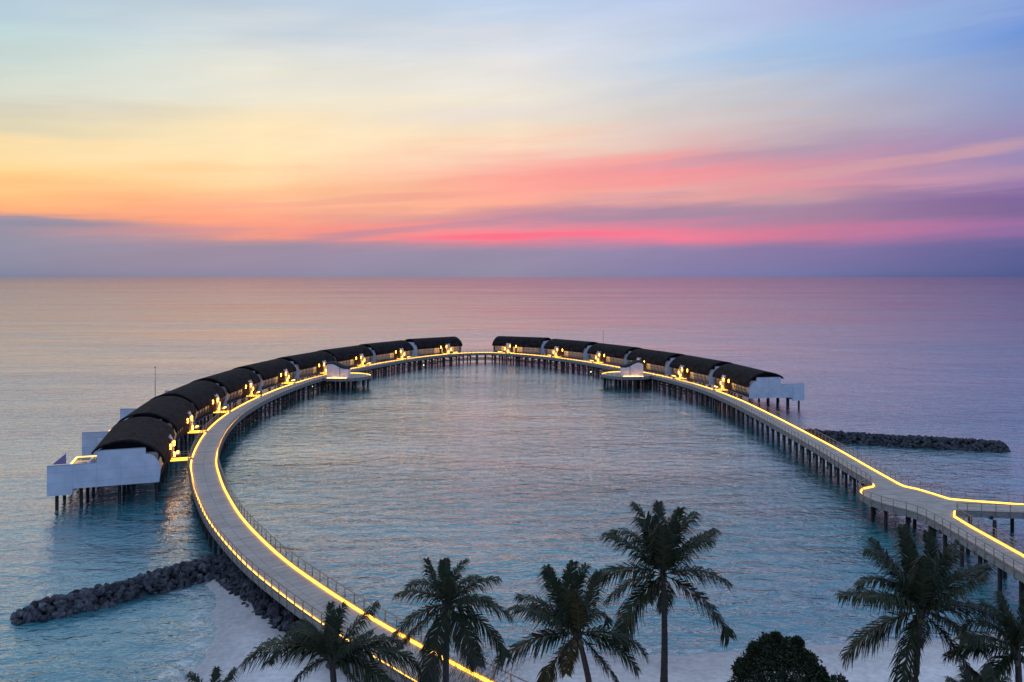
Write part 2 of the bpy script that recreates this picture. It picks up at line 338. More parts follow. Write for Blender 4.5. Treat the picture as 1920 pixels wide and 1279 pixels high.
M_water = bpy.data.materials.new('sea_water'); M_water.use_nodes = True
def water_nodes():
    nt = M_water.node_tree; n = nt.nodes; l = nt.links; n.clear()
    g = n.new('ShaderNodeNewGeometry'); pos = g.outputs['Position']
    def noise(scale, st, det, rot=0, dist=0):
        mp = n.new('ShaderNodeMapping'); mp.inputs['Scale'].default_value = (st*scale, scale, 1); mp.inputs['Rotation'].default_value = (0, 0, rot); l.new(pos, mp.inputs[0])
        t = n.new('ShaderNodeTexNoise'); t.inputs['Scale'].default_value = 1; t.inputs['Detail'].default_value = det; t.inputs['Roughness'].default_value = .55; t.inputs['Distortion'].default_value = dist
        l.new(mp.outputs[0], t.inputs['Vector']); return t.outputs[0]
    def ma(op, a, b, c=None):
        q = n.new('ShaderNodeMath'); q.operation = op
        for i, v in enumerate((a, b, c)):
            if v is None: continue
            if isinstance(v, (int, float)): q.inputs[i].default_value = v
            else: l.new(v, q.inputs[i])
        return q.outputs[0]
    def mr(v, a, b, c, d):
        q = n.new('ShaderNodeMapRange'); l.new(v, q.inputs[0])
        for i, w in enumerate((a, b, c, d)): q.inputs[i+1].default_value = w
        return q.outputs[0]
    swell = noise(.10, .45, 2, R(12)); chop = noise(.60, .55, 4, R(-9), .6); rip = noise(2.4, .6, 3, R(12), .3)
    patch = mr(noise(.018, .35, 3, R(4)), .35, .65, .55, 1.25)
    streak = mr(noise(.004, .12, 3, R(3)), .38, .62, .6, 1.15)
    h = ma('ADD', ma('MULTIPLY', swell, 1.0), ma('ADD', ma('MULTIPLY', chop, .55), ma('MULTIPLY', rip, .16)))
    vl_ = n.new('ShaderNodeVectorMath'); vl_.operation = 'LENGTH'; l.new(pos, vl_.inputs[0]); vlen = vl_.outputs['Value']
    h = ma('MULTIPLY', ma('MULTIPLY', h, mr(vlen, 90, 420, 1.0, .42)), ma('MULTIPLY', patch, streak))
    bp = n.new('ShaderNodeBump'); bp.inputs['Strength'].default_value = 1; bp.inputs['Distance'].default_value = 1.0; l.new(h, bp.inputs['Height'])
    at = n.new('ShaderNodeAttribute'); at.attribute_name = 'clear'
    tr = n.new('ShaderNodeBsdfTransparent'); tr.inputs[0].default_value = (.62, .86, .92, 1)
    df = n.new('ShaderNodeBsdfDiffuse')
    tint = n.new('ShaderNodeMix'); tint.data_type = 'RGBA'; l.new(mr(noise(.02, .6, 4), .35, .65, 0, 1), tint.inputs[0])
    tint.inputs[6].default_value = (.008, .165, .165, 1); tint.inputs[7].default_value = (.018, .24, .235, 1)
    at2 = n.new('ShaderNodeAttribute'); at2.attribute_name = 'shoal'
    t2 = n.new('ShaderNodeMix'); t2.data_type = 'RGBA'; l.new(at2.outputs['Fac'], t2.inputs[0]); l.new(tint.outputs[2], t2.inputs[6]); t2.inputs[7].default_value = (.14, .55, .62, 1)
    l.new(t2.outputs[2], df.inputs[0])
    body = n.new('ShaderNodeMixShader'); l.new(at.outputs['Fac'], body.inputs[0]); l.new(df.outputs[0], body.inputs[1]); l.new(tr.outputs[0], body.inputs[2])
    at3 = n.new('ShaderNodeAttribute'); at3.attribute_name = 'foam'
    fm = ma('MULTIPLY', at3.outputs['Fac'], mr(noise(1.1, .8, 5, 0, 1.0), .44, .62, 0, .6))
    fd = n.new('ShaderNodeBsdfDiffuse'); fd.inputs[0].default_value = (.8, .82, .84, 1)
    b2 = n.new('ShaderNodeMixShader'); l.new(fm, b2.inputs[0]); l.new(body.outputs[0], b2.inputs[1]); l.new(fd.outputs[0], b2.inputs[2]); body = b2
    gl = n.new('ShaderNodeBsdfGlossy'); l.new(mr(vlen, 60, 450, .05, .08), gl.inputs['Roughness']); l.new(bp.outputs[0], gl.inputs['Normal'])
    lw = n.new('ShaderNodeLayerWeight'); lw.inputs[0].default_value = .5; bp2 = n.new('ShaderNodeBump'); bp2.inputs['Strength'].default_value = 1; bp2.inputs['Distance'].default_value = .8; l.new(h, bp2.inputs['Height'])
    l.new(bp2.outputs[0], lw.inputs['Normal'])
    fq = n.new('ShaderNodeMapRange'); fq.interpolation_type = 'SMOOTHSTEP'; l.new(lw.outputs['Facing'], fq.inputs[0])
    for i_, w_ in enumerate((.50, .89, .03, .97)): fq.inputs[i_+1].default_value = w_
    fac = fq.outputs[0]
    mx = n.new('ShaderNodeMixShader'); l.new(fac, mx.inputs[0]); l.new(body.outputs[0], mx.inputs[1]); l.new(gl.outputs[0], mx.inputs[2])
    o = n.new('ShaderNodeOutputMaterial'); l.new(mx.outputs[0], o.inputs[0])
water_nodes()
water, WP = sheet('water', lambda P: np.zeros(len(P)), -110, 130, -40, 140, .5, 0, M_water)
depth = np.maximum(-height(WP), 0)
for nm, val in (('clear', np.exp(-depth*.85)), ('shoal', np.exp(-depth*.42)), ('foam', np.exp(-((depth-.07)/.05)**2))):
    a = water.data.attributes.new(nm, 'FLOAT', 'POINT'); a.data.foreach_set('value', np.r_[val, np.zeros(8)].astype(np.float32))
tag(water, kind='structure')

# ------------------------------------------------------------------ the ring walkway
DZ = 2.8
def catmull(pts, step):
    P = [Vector((*p, 0)) for p in pts]; out = []
    for i in range(len(P)-1):
        p0 = P[i-1] if i else P[0]*2-P[1]; p1, p2 = P[i], P[i+1]; p3 = P[i+2] if i+2 < len(P) else P[-1]*2-P[-2]
        n = max(2, int((p2-p1).length/step))
        for k in range(n):
            t = k/n
            out.append(.5*((2*p1)+(-p0+p2)*t+(2*p0-5*p1+4*p2-p3)*t*t+(-p0+3*p1-3*p2+p3)*t**3))
    out.append(P[-1]); return [(p.x, p.y) for p in out]
def resample(poly, step):
    d = [0]
    for a, b in zip(poly, poly[1:]): d.append(d[-1]+math.dist(a, b))
    n = max(1, round(d[-1]/step)); s = np.linspace(0, d[-1], n+1)
    x = np.interp(s, d, [p[0] for p in poly]); y = np.interp(s, d, [p[1] for p in poly])
    return list(zip(x.tolist(), y.tolist())), s
OUT = catmull([(6,38),(-1.2,44.6),(-6.2,49.4),(-12.2,55.7),(-17.8,62.2),(-23.8,70.0),(-30.5,80.4),(-35.9,90.5),(-40,99.2),(-43.6,107.8),(-47,118.5),(-50,130.4),(-52.1,143),(-53.1,156),(-53.1,170),(-51.7,187),(-48,205),(-42,223.5),(-33,243),(-22.5,257.6),(-11,264.2),(.5,261),(12.5,250),(22.5,235.5),(29.2,222.5),(34.6,210.5),(40.2,196.5),(44.6,180),(46.7,163),(47.4,146),(47.6,131),(47.6,116),(47.3,105.9),(47.1,97)], 1.0)
OUT, SO = resample(OUT, 1.0)
WID = 3.5
def normal(poly, i):
    a = poly[max(i-1, 0)]; b = poly[min(i+1, len(poly)-1)]; t = Vector((b[0]-a[0], b[1]-a[1])).normalized()
    return Vector((-t.y, t.x)), t          # left-hand normal = outside of the ring on the way up the left arm
INN = []
for i, p in enumerate(OUT):
    nrm, t = normal(OUT, i); INN.append((p[0]-nrm.x*WID, p[1]-nrm.y*WID))
def at_s(s):
    i = min(range(len(SO)), key=lambda k: abs(SO[k]-s)); nrm, t = normal(OUT, i); return Vector(OUT[i]), nrm, t
def s_near(p): return SO[min(range(len(OUT)), key=lambda k: math.dist(OUT[k], p))]

PLAT = [((-42.3, 201.5), 6.6), ((29.6, 204.5), 6.6)]
def arc_replace(poly, c, r):
    ins = [i for i, p in enumerate(poly) if math.dist(p, c) < r]
    a, b = ins[0], ins[-1]
    A0 = math.atan2(poly[a][1]-c[1], poly[a][0]-c[0]); A1 = math.atan2(poly[b][1]-c[1], poly[b][0]-c[0])
    # travel through the ring's inside (towards the ring centre 0,165)
    tgt = math.atan2(165-c[1], -3-c[0])
    def norm(x): return (x+PI) % (2*PI)-PI
    d1 = norm(tgt-A0)
    span = norm(A1-A0)
    if (span > 0) != (d1 > 0): span -= math.copysign(2*PI, span)
    arc = [(c[0]+r*math.cos(A0+span*k/24), c[1]+r*math.sin(A0+span*k/24)) for k in range(25)]
    return poly[:a]+arc+poly[b+1:], arc, poly[a:b+1]
inner = list(INN); plat_polys = []
for c, r in PLAT:
    inner, arc, cut = arc_replace(inner, c, r)
    plat_polys.append(arc+cut[::-1])
# junction on the right arm
J_in = catmull([INN[-1], (43.3,95.6), (41.6,94.6), (40.3,92.4), (40.1,89.6), (41.2,86.8), (42.6,84.6), (43.1,81.5), (43.1,75), (42.9,66), (42.6,52)], .8)
J_out = [OUT[-1], (47.2,95.6), (48.1,94.4), (48.9,92.4), (49.6,90.2), (51.5,89.5), (56.5,88.0), (66,85.2), (76,82.4)]
J_v = [(75.2,79.2), (66,81.6), (55,84.3), (47.5,85.2), (46.5,83.4), (46.3,80), (46.2,70), (46.0,52)]
inner_all = inner[:-1]+J_in
outer_all = OUT[:-1]+J_out

walk = empty('overwater_walkway', (0, 0, 0)); tag(walk, 'grey plank walkway on piles circling the lagoon, edged with glowing yellow light strips', 'walkway')
dk = MB()
for i in range(len(OUT)-1):                       # plank strip with uv along its length
    b = len(dk.v)
    for (p, w, s) in ((OUT[i], 0, SO[i]), (OUT[i+1], 0, SO[i+1]), (INN[i+1], WID, SO[i+1]), (INN[i], WID, SO[i])):
        dk.v.append(Vector((p[0], p[1], DZ))); dk.uv.append((s, w))
    dk.f.append((b, b+1, b+2, b+3))
from mathutils.geometry import tessellate_polygon
def flat(poly, ang):
    b = len(dk.v)
    for p in poly:
        dk.v.append(Vector((p[0], p[1], DZ))); dk.uv.append((p[0]*math.cos(ang)+p[1]*math.sin(ang), -p[0]*math.sin(ang)+p[1]*math.cos(ang)))
    for t in tessellate_polygon([[Vector((*p, 0)) for p in poly]]): dk.f.append(tuple(b+k for k in t))
for pp in plat_polys: flat(pp, R(90))
flat(J_in+J_v[::-1]+J_out[::-1], R(90))
# give the boards their thickness
top = dk.v[:]; nb = len(top)
dk_o = dk.build('deck', M_deck, walk)
sm = dk_o.modifiers.new('thick', 'SOLIDIFY'); sm.thickness = .12; sm.offset = -1 if dk_o.data.polygons[0].normal.z > 0 else 1
for pl in dk_o.data.polygons: pass
bmx = bmesh.new(); bmx.from_mesh(dk_o.data)
for f_ in bmx.faces:
    f_.normal_update()
    if f_.normal.z < 0: f_.normal_flip()
bmx.to_mesh(dk_o.data); bmx.free(); sm.offset = -1

# villas: where their bridges meet the walkway
s1 = s_near((-44.6, 110.4)); SPL = 19.75
left_s = [s1+k*SPL for k in range(9)]
s6 = s_near((45.7, 177.5)); right_s = [s6-k*19.9 for k in range(6)]
gaps = left_s+right_s

def offset(poly, d):
    o = []
    for i, p in enumerate(poly):
        nrm, t = normal(poly, i); o.append((p[0]+nrm.x*d, p[1]+nrm.y*d))
    return o
fas = MB(); rail = MB(); led = MB(); led_n = []
posts = []
def edge(poly, inward, skip=None, led_ok=True, kerb=.15):
    """fascia, rails and light strip for one edge; inward = signed left-normal offset towards the deck"""
    r, s = resample(poly, .5)
    fas.ribbon(offset(r, -inward*.06), .10, .50, DZ-.19)
    kerbs = runs = []; cur = []
    for p, q in zip(r, s):
        if skip and skip(p):
            if len(cur) > 1: runs.append(cur)
            cur = []
        else: cur.append(p)
    if len(cur) > 1: runs.append(cur)
    for run in runs:
        fas.ribbon(offset(run, inward*.03), .05, kerb+.02, DZ+(kerb-.02)/2)
        rail.ribbon(offset(run, -inward*.06), .075, .05, DZ+1.02)
        for hz in (.36, .68): rail.ribbon(offset(run, -inward*.06), .022, .022, DZ+hz)
        if led_ok: led.ribbon(offset(run, inward*.15), .15, .13, DZ+.072)
        pr, ss = resample(run, 1.45); pr = offset(pr, -inward*.15)
        for i, p in enumerate(pr):
            nrm, t = normal(pr, i); posts.append((p[0], p[1], math.atan2(t.y, t.x)))
gp = [at_s(s)[0] for s in gaps]
edge(outer_all, -1, skip=lambda p: any((Vector(p)-g).length < .75 for g in gp))
edge(inner_all, 1, kerb=.26)
edge(J_v[::-1], 1, kerb=.22)
fas.build('fascia', M_fascia, walk); rail.build('handrail', M_rail, walk); led.build('light_strip', M_led, walk)
def dist_cam(p): return math.hypot(p[0], p[1])
def inview(p): return p[1] > 5 and abs(p[0]/p[1]) < .66 and p[1] > 48
posts.sort(key=lambda p: (not inview(p), dist_cam(p)))
pm = MB(); pm.box((0, 0, .29), (.06, .07, 1.46)); pmesh = pm.mesh('railing_post', M_rail)
for p in posts[:100]:
    o = bpy.data.objects.new('railing_post', pmesh); COL.objects.link(o); o.location = (p[0], p[1], DZ); o.rotation_euler.z = p[2]; o.parent = walk
rest = MB()
for p in posts[100:]: rest.box((p[0], p[1], DZ+.29), (.06, .07, 1.46), p[2])
tag(rest.build('railing_posts_far', M_rail, walk), kind='stuff')
# bents: cap beam and two piles every 2.75 m, and a ring of piles under each platform
piles = []; caps = MB()
cen = [((a[0]+b[0])/2, (a[1]+b[1])/2) for a, b in zip(OUT, INN)]
cr_, cs_ = resample(cen, 2.75)
for i, p in enumerate(cr_):
    nrm, t = normal(cr_, i); a = math.atan2(nrm.y, nrm.x)
    caps.box((p[0], p[1], DZ-.70), (WID-.1, .34, .40), a)
    for k in (-1.35, 1.35): piles.append((p[0]+nrm.x*k, p[1]+nrm.y*k))
for off in (-1.2, 0, 1.2):
    lr = offset(cen, off); caps.ribbon(lr, .16, .42, DZ-.33)
for c, r in PLAT:
    for k in range(14):
        a = 2*PI*k/14; piles.append((c[0]+(r-.7)*math.cos(a), c[1]+(r-.7)*math.sin(a)))
    for k in range(6):
        a = 2*PI*k/6; piles.append((c[0]+2.8*math.cos(a), c[1]+2.8*math.sin(a)))
    caps.tube([(c[0]+(r-.7)*math.cos(2*PI*k/24), c[1]+(r-.7)*math.sin(2*PI*k/24), DZ-.4) for k in range(25)], .2, 4)
for p in [(42.5,93.5),(41.2,91),(41.3,88),(42.6,85.8),(43.6,83),(45.9,92),(45,89),(45.6,86),(48.3,90.5)]+[(x, 85.2-.26*(x-47)*1) for x in (51,55,59,63,68)]+[(x, 88.7-.28*(x-51)) for x in (51,55,59,63,68)]+[(q, y) for y in range(53, 83, 3) for q in (43.5, 45.8)]:
    piles.append(p)
for y in range(53, 83, 3): caps.box((44.6, y, DZ-.42), (3.3, .3, .36))
for x in (51,55,59,63,68): caps.box((x, 86.9-.27*(x-51), DZ-.42), (.3, 4.6, .36), 0)
piles.sort(key=lambda p: (not inview(p), dist_cam(p)))
pm = MB(); pm.tube([(0, 0, -6), (0, 0, 2.25)], .19, 10); plm = pm.mesh('pile', M_pile, True)
for p in piles[:100]:
    o = bpy.data.objects.new('pile', plm); COL.objects.link(o); o.location = (p[0], p[1], 0); o.parent = walk
rest = MB()
for p in piles[100:]: rest.tube([(p[0], p[1], -5), (p[0], p[1], 2.25)], .19, 6)
tag(rest.build('piles_far', M_pile, walk, True), kind='stuff')
# under the villas the bents are tied together by bracing and service pipes
seg = [p for p, s in zip(cen, SO) if left_s[1] < s < right_s[0]-8]
for off in (-1.35, 1.35):
    for hz in (1.25, .7): caps.ribbon(offset(seg, off), .12, .18, hz)
for i in range(0, len(cr_)-1):
    if left_s[1] < cs_[i] < right_s[0]-8 and i % 2:
        for off in (-1.35, 1.35):
            n0, _t = normal(cr_, i); n1_, _t = normal(cr_, i+1); a_ = cr_[i]; b_ = cr_[i+1]
            caps.tube([(a_[0]+n0.x*off, a_[1]+n0.y*off, 2.0), (b_[0]+n1_.x*off, b_[1]+n1_.y*off, .3)], .07, 4)
caps.build('support_beams', M_beam, walk)
gl_ = MB()
for (x, y) in ((22.4, 226.0), (-49.0, 196.0), (-27, 243.5)):
    gl_.ball((x, y, 1.0), .16)
    gl_.box((x, y+.1, 1.0), (.12, .2, .12))
gl_.build('pile_lamps', M_green, walk)

# ------------------------------------------------------------------ villas
PROF = [(.35,0),(-.05,.7),(-.28,1.4),(-.30,2.0),(-.12,2.7),(.35,3.4),(1.1,4.05),(2.1,4.6),(3.2,4.92),(4.3,5.0),(5.4,4.88),(6.5,4.55),(7.4,4.1),(7.75,3.7)]
YI = 2.9      # inner wall line from the walkway's outer edge
XN, XF = -10.5, 7.6
def prof_at(h):
    for (a, b), (c, d) in zip(PROF, PROF[1:]):
        if b <= h <= d: return a+(c-a)*(h-b)/(d-b)
    return PROF[-1][0]
def make_villa(m, name_label, end_far=False):
    """m=+1: camera-side end towards -x; m=-1 mirrored. Local z=0 is the walkway deck."""
    root = empty('overwater_villa')
    def B(mb, name, material, parent=None, smooth=False):
        return kid(mb.build(name, material, parent or root, smooth))
    X = lambda x: x*m
    # roof shell
    rp = [p for p in PROF if p[1] >= 2.0 or p[0] > 2]
    # finer profile
    fine = [rp[0]]
    cm = catmull(rp, .35)
    mb = MB(); nx = 22; n = len(cm); acc = [0]
    for a, b in zip(cm, cm[1:]): acc.append(acc[-1]+math.dist(a, b))
    for i in range(nx+1):
        t = i/nx; x = XN-.15+(XF-XN+.3)*t
        sc = 1.0-.05*t
        sag = 0
        for k, (a, h) in enumerate(cm):
            # the camera-side rim is cut on a curve: the crown reaches further out than the eaves
            xx = x-(.55*math.sin(PI*min(1, h/5.0)/2)-.55)*(1-t)*-1 if False else x
            mb.v.append(Vector((X(xx), YI+4+(a-4)*(.97+.03*sc), 2.0+(h-2.0)*sc if h > 2 else h))); mb.uv.append((x, acc[k]))
    for i in range(nx):
        for k in range(n-1):
            b = i*n+k; mb.f.append((b, b+1, b+n+1, b+n))
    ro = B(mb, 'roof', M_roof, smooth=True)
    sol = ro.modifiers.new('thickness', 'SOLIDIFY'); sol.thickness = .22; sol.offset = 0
    # slatted screen following the curve below the roof
    mb = MB(); x = XN+.2
    low = [p for p in PROF if p[1] <= 2.01]
    k = 0
    while x < XF-.1:
        if not (-1.3 < x < 2.1):
            lean = .05*math.sin(k*1.7)
            mb.tube([(X(x+lean*j), YI+a, h) for j, (a, h) in enumerate(low)]+[(X(x+lean*3.4), YI+.0, 2.35)], .06, 4)
        x += .46; k += 1
    for hh in (.65, 1.35):
        for xa, xb in ((XN+.1, -1.35), (2.15, XF-.1)): mb.box((X((xa+xb)/2), YI+prof_at(hh)+.08, hh), (xb-xa, .05, .06))
    B(mb, 'slatted_screen', M_slat)
    # body behind the screen
    mb = MB()
    for xa, xb in ((XN+.45, -1.3), (2.1, XF-.45)): mb.box((X((xa+xb)/2), YI+3.75, 1.75), (xb-xa, 6.7, 3.1))
    mb.box((X(.4), YI+4.6, 1.75), (3.38, 5.0, 3.1))
    B(mb, 'house_wall', M_cream)
    for xa, xb in ((-3.4, -1.45), (2.45, 4.6)):
        mb = MB(); mb.box((X((xa+xb)/2), YI+.37, 1.25), (xb-xa, .05, 1.9)); B(mb, 'window', M_window)
    for xa, xb in ((XN+.9, -3.9), (5.1, XF-.8)):
        mb = MB(); mb.box((X((xa+xb)/2), YI+.37, 1.25), (xb-xa, .05, 1.7)); B(mb, 'window', M_window2)
    # end walls (white): profile in (y, h)
    near = [(0, -.35), (-.12, .6), (-.18, 1.4), (0, 2.1), (.45, 2.85), (1.0, 3.2), (1.5, 3.28), (1.55, 3.98), (6.95, 4.0), (6.95, 2.55), (12.3, 2.5), (12.3, -1.05), (9.6, -1.05), (9.6, -.35)]
    # outer arm drops a little below the floor like a tank side
    mb = MB(); mb.prism(near, lambda a, b, t: (X(t), YI+.25+a, b), XN-.02, XN+.2)
    endw = B(mb, 'end_wall', M_white)
    mb = MB()
    for hz, ya, yb in ((.42, .1, 12.25), (1.75, .1, 12.25)): mb.box((X(XN-.021), YI+.25+(ya+yb)/2, hz), (.006, yb-ya, .03))
    for yy in (1.56, 4.3, 6.96, 9.6): mb.box((X(XN-.024), YI+.25+yy, 1.0), (.006, .03, 2.6))
    mb.box((X(XN+.09), YI+.25+4.25, 4.03), (.26, 5.4, .06)); mb.box((X(XN+.09), YI+.25+9.65, 2.56), (.26, 5.3, .06))
    kid(mb.build('wall_trim', M_trim, endw))
    far = [(0, -.35), (-.12, .6), (-.18, 1.4), (.02, 2.1), (.5, 2.8), (1.2, 3.5), (2.2, 4.1), (3.5, 4.4), (5, 4.4), (6.6, 4.0), (6.95, 3.6), (6.95, 2.2), (9.4, 2.2), (9.4, -.35)]
    mb = MB(); mb.prism(far, lambda a, b, t: (X(t), YI+.25+a, b), XF-.22, XF)
    B(mb, 'end_wall', M_white)
    # near-black sheet, painted as the unlit gap above the flat-topped wall
    mb = MB(); mb.prism([(.5, 3.2), (1.0, 3.7), (2.0, 4.3), (3.2, 4.68), (4.3, 4.78), (5.4, 4.66), (6.5, 4.3), (7.1, 3.9), (7.0, 3.2)], lambda a, b, t: (X(t), YI+a, b), XN+1.15, XN+1.25); B(mb, 'gable_shade_sheet', M_dark)
    # floor, sea terrace with plunge pool
    mb = MB(); mb.box((X((XN+XF)/2), YI+5.1, -.22), (XF-XN-.5, 9.0, .34)); B(mb, 'floor_slab', M_slab)
    mb = MB()
    for (xa, ya, xb, yb) in ((XN+.25, 9.65, XF-3, 9.95), (XN+.25, 12.0, XF-3, 12.3), (XF-3.3, 9.95, XF-3, 12.0), (XN+.25, 9.95, XN+.5, 12.0)):
        mb.box((X((xa+xb)/2), YI+(ya+yb)/2, -.2), (xb-xa, yb-ya, 1.2))
    mb.box((X((XN+XF)/2-1.4), YI+10.98, -.7), (XF-XN-3.8, 2.02, .15))
    pool = B(mb, 'plunge_pool', M_white)
    mb = MB(); mb.box((X((XN+XF)/2-1.4), YI+10.98, .2), (XF-XN-3.8, 2.02, .1)); B(mb, 'pool_water', M_poolw, pool)
    mb = MB()
    mb.box((X(1.7), YI+11.7, .55), (4.0, .26, .12)); mb.box((X(3.75), YI+9.9, .55), (.26, 3.6, .12))
    B(mb, 'terrace_light', M_poollight)
    # piles
    pl = MB(); pl.tube([(0, 0, -8), (0, 0, -.4)], .2, 8); pme = pl.mesh('pile', M_pile, True)
    for px in (XN+.7, XN+5.1, XN+9.6, XF-4.2, XF-.7):
        for py in (.6, 4.8, 9.0):
            o = bpy.data.objects.new('pile', pme); COL.objects.link(o); o.location = (X(px), YI+py, 0); o.parent = root; kid(o)
    for px in (XN+.6, XN+5.1, XN+9.6, XF-3.6):
        o = bpy.data.objects.new('pile', pme); COL.objects.link(o); o.location = (X(px), YI+11.6, -.5); o.parent = root; kid(o)
    # entrance: tall portal fin, door recess, canopy, lamps
    mb = MB(); pf = [(-.55, 0), (-.62, 1.2), (-.55, 2.4), (-.2, 3.1), (.5, 3.15), (.5, 0)]
    mb.prism(pf, lambda a, b, t: (X(t), YI+a, b), .75, .95)
    mb.prism([(-.42, 0), (-.42, 2.5), (-.1, 3.0), (.1, 3.0), (.1, 0)], lambda a, b, t: (X(t), YI+a, b), .98, 2.1)
    mb.prism(pf, lambda a, b, t: (X(t), YI+a, b), 2.12, 2.3)
    B(mb, 'entrance_portal', M_cream)
    for jx in (-1.2, .62):
        mb = MB(); mb.box((X(jx), YI+.35, 1.3), (.14, 1.45, 2.6)); B(mb, 'door_jamb', M_slat)
    mb = MB(); mb.box((X(-.29), YI+1.02, 1.25), (1.6, .06, 2.5)); dr = B(mb, 'door', M_slat)
    mb = MB(); mb.box((X(-.29), YI+.96, 1.15), (1.3, .05, 2.2)); B(mb, 'door_glow_pane', M_window, dr)  # glowing pane added to enlarge the amber light at the entrance
    mb = MB(); mb.box((X(-.1), YI+.45, 2.72), (1.9, 1.9, .12)); B(mb, 'door_canopy', M_dark)
    for (lx, ly, lz) in ((-1.45, -.42, 2.1), (.58, -.75, 2.15), (1.5, -.72, .45), (2.75, -.45, 1.1)):
        mb = MB(); mb.tube([(X(lx), YI+ly, lz-.28), (X(lx), YI+ly, lz+.28)], .10, 8); mb.ball((X(lx), YI+ly, lz+.3), .13, 8, 4)
        B(mb, 'wall_lamp', M_lamp)
    mb = MB(); mb.box((X(4.3), YI-.95, .18), (1.5, .35, .12)); B(mb, 'bench_light', M_lamp2)
    mb = MB(); mb.box((X(4.3), YI-.75, .02), (2.4, 1.1, .1)); mb.box((X(4.3), YI-.75, -.6), (.2, .2, 1.1)); B(mb, 'side_landing', M_fascia)
    # bridge from the walkway
    mb = MB(); mb.box((X(0), (YI+.9)/2-.05, -.07), (1.5, YI+.8, .12)); br = B(mb, 'entry_bridge', M_fascia)
    mb = MB()
    for sx_ in (-.7, .7):
        for q in range(3): mb.box((X(sx_), .35+q*1.0, .45), (.05, .05, 1.0))
        mb.box((X(sx_), YI/2, .96), (.06, YI-.35, .05))
    B(mb, 'handrail', M_rail, br)
    mb = MB()
    for sx_ in (-.6, .6): mb.box((X(sx_), YI/2-.05, .09), (.09, YI-.35, .14))
    B(mb, 'light_strip', M_led, br)
    return root
M_trim = mat('trim_grey', (.42, .44, .48), .7)
M_screen = mat('screen_purple', (.28, .20, .36), .5)
M_poolw = mat('pool_water', (.03, .12, .16), .08, .5, bump=(3, .2))
M_window = mat('lit_glass', (.5, .4, .3), .3, emit=(1.0, .52, .20), estr=.75)
M_window2 = mat('dim_glass', (.5, .42, .36), .3, emit=(1.0, .66, .45), estr=.16)
M_lamp2 = mat('bench_glow', (.8, .6, .3), emit=(1.0, .60, .12), estr=5)
L_lab = ['nearest villa of the left row, its whole white end wall and terrace showing', 'second villa of the left row, white terrace wall rising behind the nearest one',
 'third villa of the left row, beside the thin antenna mast', 'fourth villa of the left row, with the orange life ring post by its bridge', 'fifth villa along the left row, midway between mast and pavilion',
 'sixth villa of the left row, just before the round platform', 'seventh villa of the left row, right behind the white pavilion roof', 'eighth villa of the left row, second from its far end',
 'farthest villa of the left row, its rounded roof end facing the gap']
R_lab = ['nearest villa of the right row, with blue-white end wall on bare piles', 'second nearest villa of the right row, next to the one with the big end wall', 'third nearest villa of the right row, just nearer than the white pavilion',
 'fourth nearest villa of the right row, behind the white pavilion', 'fifth nearest villa of the right row, second from the gap', 'farthest villa of the right row, its rounded roof end at the gap']
def place(root, s, m):
    p, nrm, t = at_s(s); pm_, nm_, tm_ = at_s(s-1.5*m)
    root.location = (p.x, p.y, DZ); root.rotation_euler = (0, 0, math.atan2(tm_.y, tm_.x))
VL = make_villa(1, ''); VR = make_villa(-1, '')
for proto, ss, m, labs, g in ((VL, left_s, 1, L_lab, 'thatched villas of the left row'), (VR, right_s, -1, R_lab, 'thatched villas of the right row')):
    insts = [proto]+[copy_tree(proto) for _ in ss[1:]]
    for o, s, lb in zip(insts, ss, labs):
        place(o, s, m); tag(o, lb, 'villa', g)

mb = MB(); mb.prism([(12.2, 2.5), (10.7, 2.5), (10.7, 3.75)], lambda a, b, t: (t, YI+a, b), XN+1.0, XN+1.08)
mb.build('wind_screen', M_screen, VL)
# ------------------------------------------------------------------ pavilions on the platforms
def pavilion(c, flip, label):
    root = empty('pavilion', (c[0], c[1], DZ)); tag(root, label, 'pavilion', 'white pavilions on the round platforms')
    f = flip
    # wall: front sheet facing the lagoon with a wave-shaped top, returns at both ends
    pts = []
    for k in range(21):
        t = k/20; x = (-2.6+5.2*t); y = -1.5+.35*math.cos(t*PI*2); hgt = 2.75+.65*math.cos((t-.22)*PI*1.5)
        pts.append((x*f, y, hgt))
    mb = MB()
    for th in (0, .18):
        for x, y, h in pts: mb.v.append(Vector((x, y+th, 0))); mb.v.append(Vector((x, y+th, h)))
    n = len(pts)
    for k in range(n-1):
        a = 2*k
        mb.f += [(a, a+2, a+3, a+1), (a+2*n, a+1+2*n, a+3+2*n, a+2+2*n), (a+1, a+3, a+3+2*n, a+1+2*n)]
    for e in (0, n-1): a = 2*e; mb.f.append((a, a+1, a+1+2*n, a+2*n))
    for e, hh in ((0, pts[0][2]), (n-1, pts[-1][2])):
        x = pts[e][0]; mb.box((x, .35, (hh-.2)/2), (.18, 3.1, hh-.2))
    mb.box((0, 1.9, 1.2), (5.0, .18, 2.4))
    B1 = mb.build('curved_wall', M_white, root)
    mb = MB(); mb.box((.75*f*1.0, -1.72, 1.25), (.10, .16, 2.5)); mb.build('dark_slot', M_dark, root)
    mb = MB()
    nx, ny = 14, 6
    for i in range(nx+1):
        t = i/nx; x = -3.0+6.0*t
        for j in range(ny+1):
            q = j/ny; y = -1.15+3.7*q
            z = 2.72+.62*math.cos((t-.22)*PI*1.5)+.35*math.sin(q*PI)
            mb.v.append(Vector((x*f, y*(1-.12*(2*t-1)**2), z)))
    for i in range(nx):
        for j in range(ny): a = i*(ny+1)+j; mb.f.append((a, a+1, a+ny+2, a+ny+1))
    r = mb.build('roof', M_roof2, root, True); s = r.modifiers.new('t', 'SOLIDIFY'); s.thickness = .22; s.offset = 1
    mb = MB()
    mb.box((0, -2.15, .06), (5.0, .10, .08))
    mb.build('floor_lights', M_plamp, root)
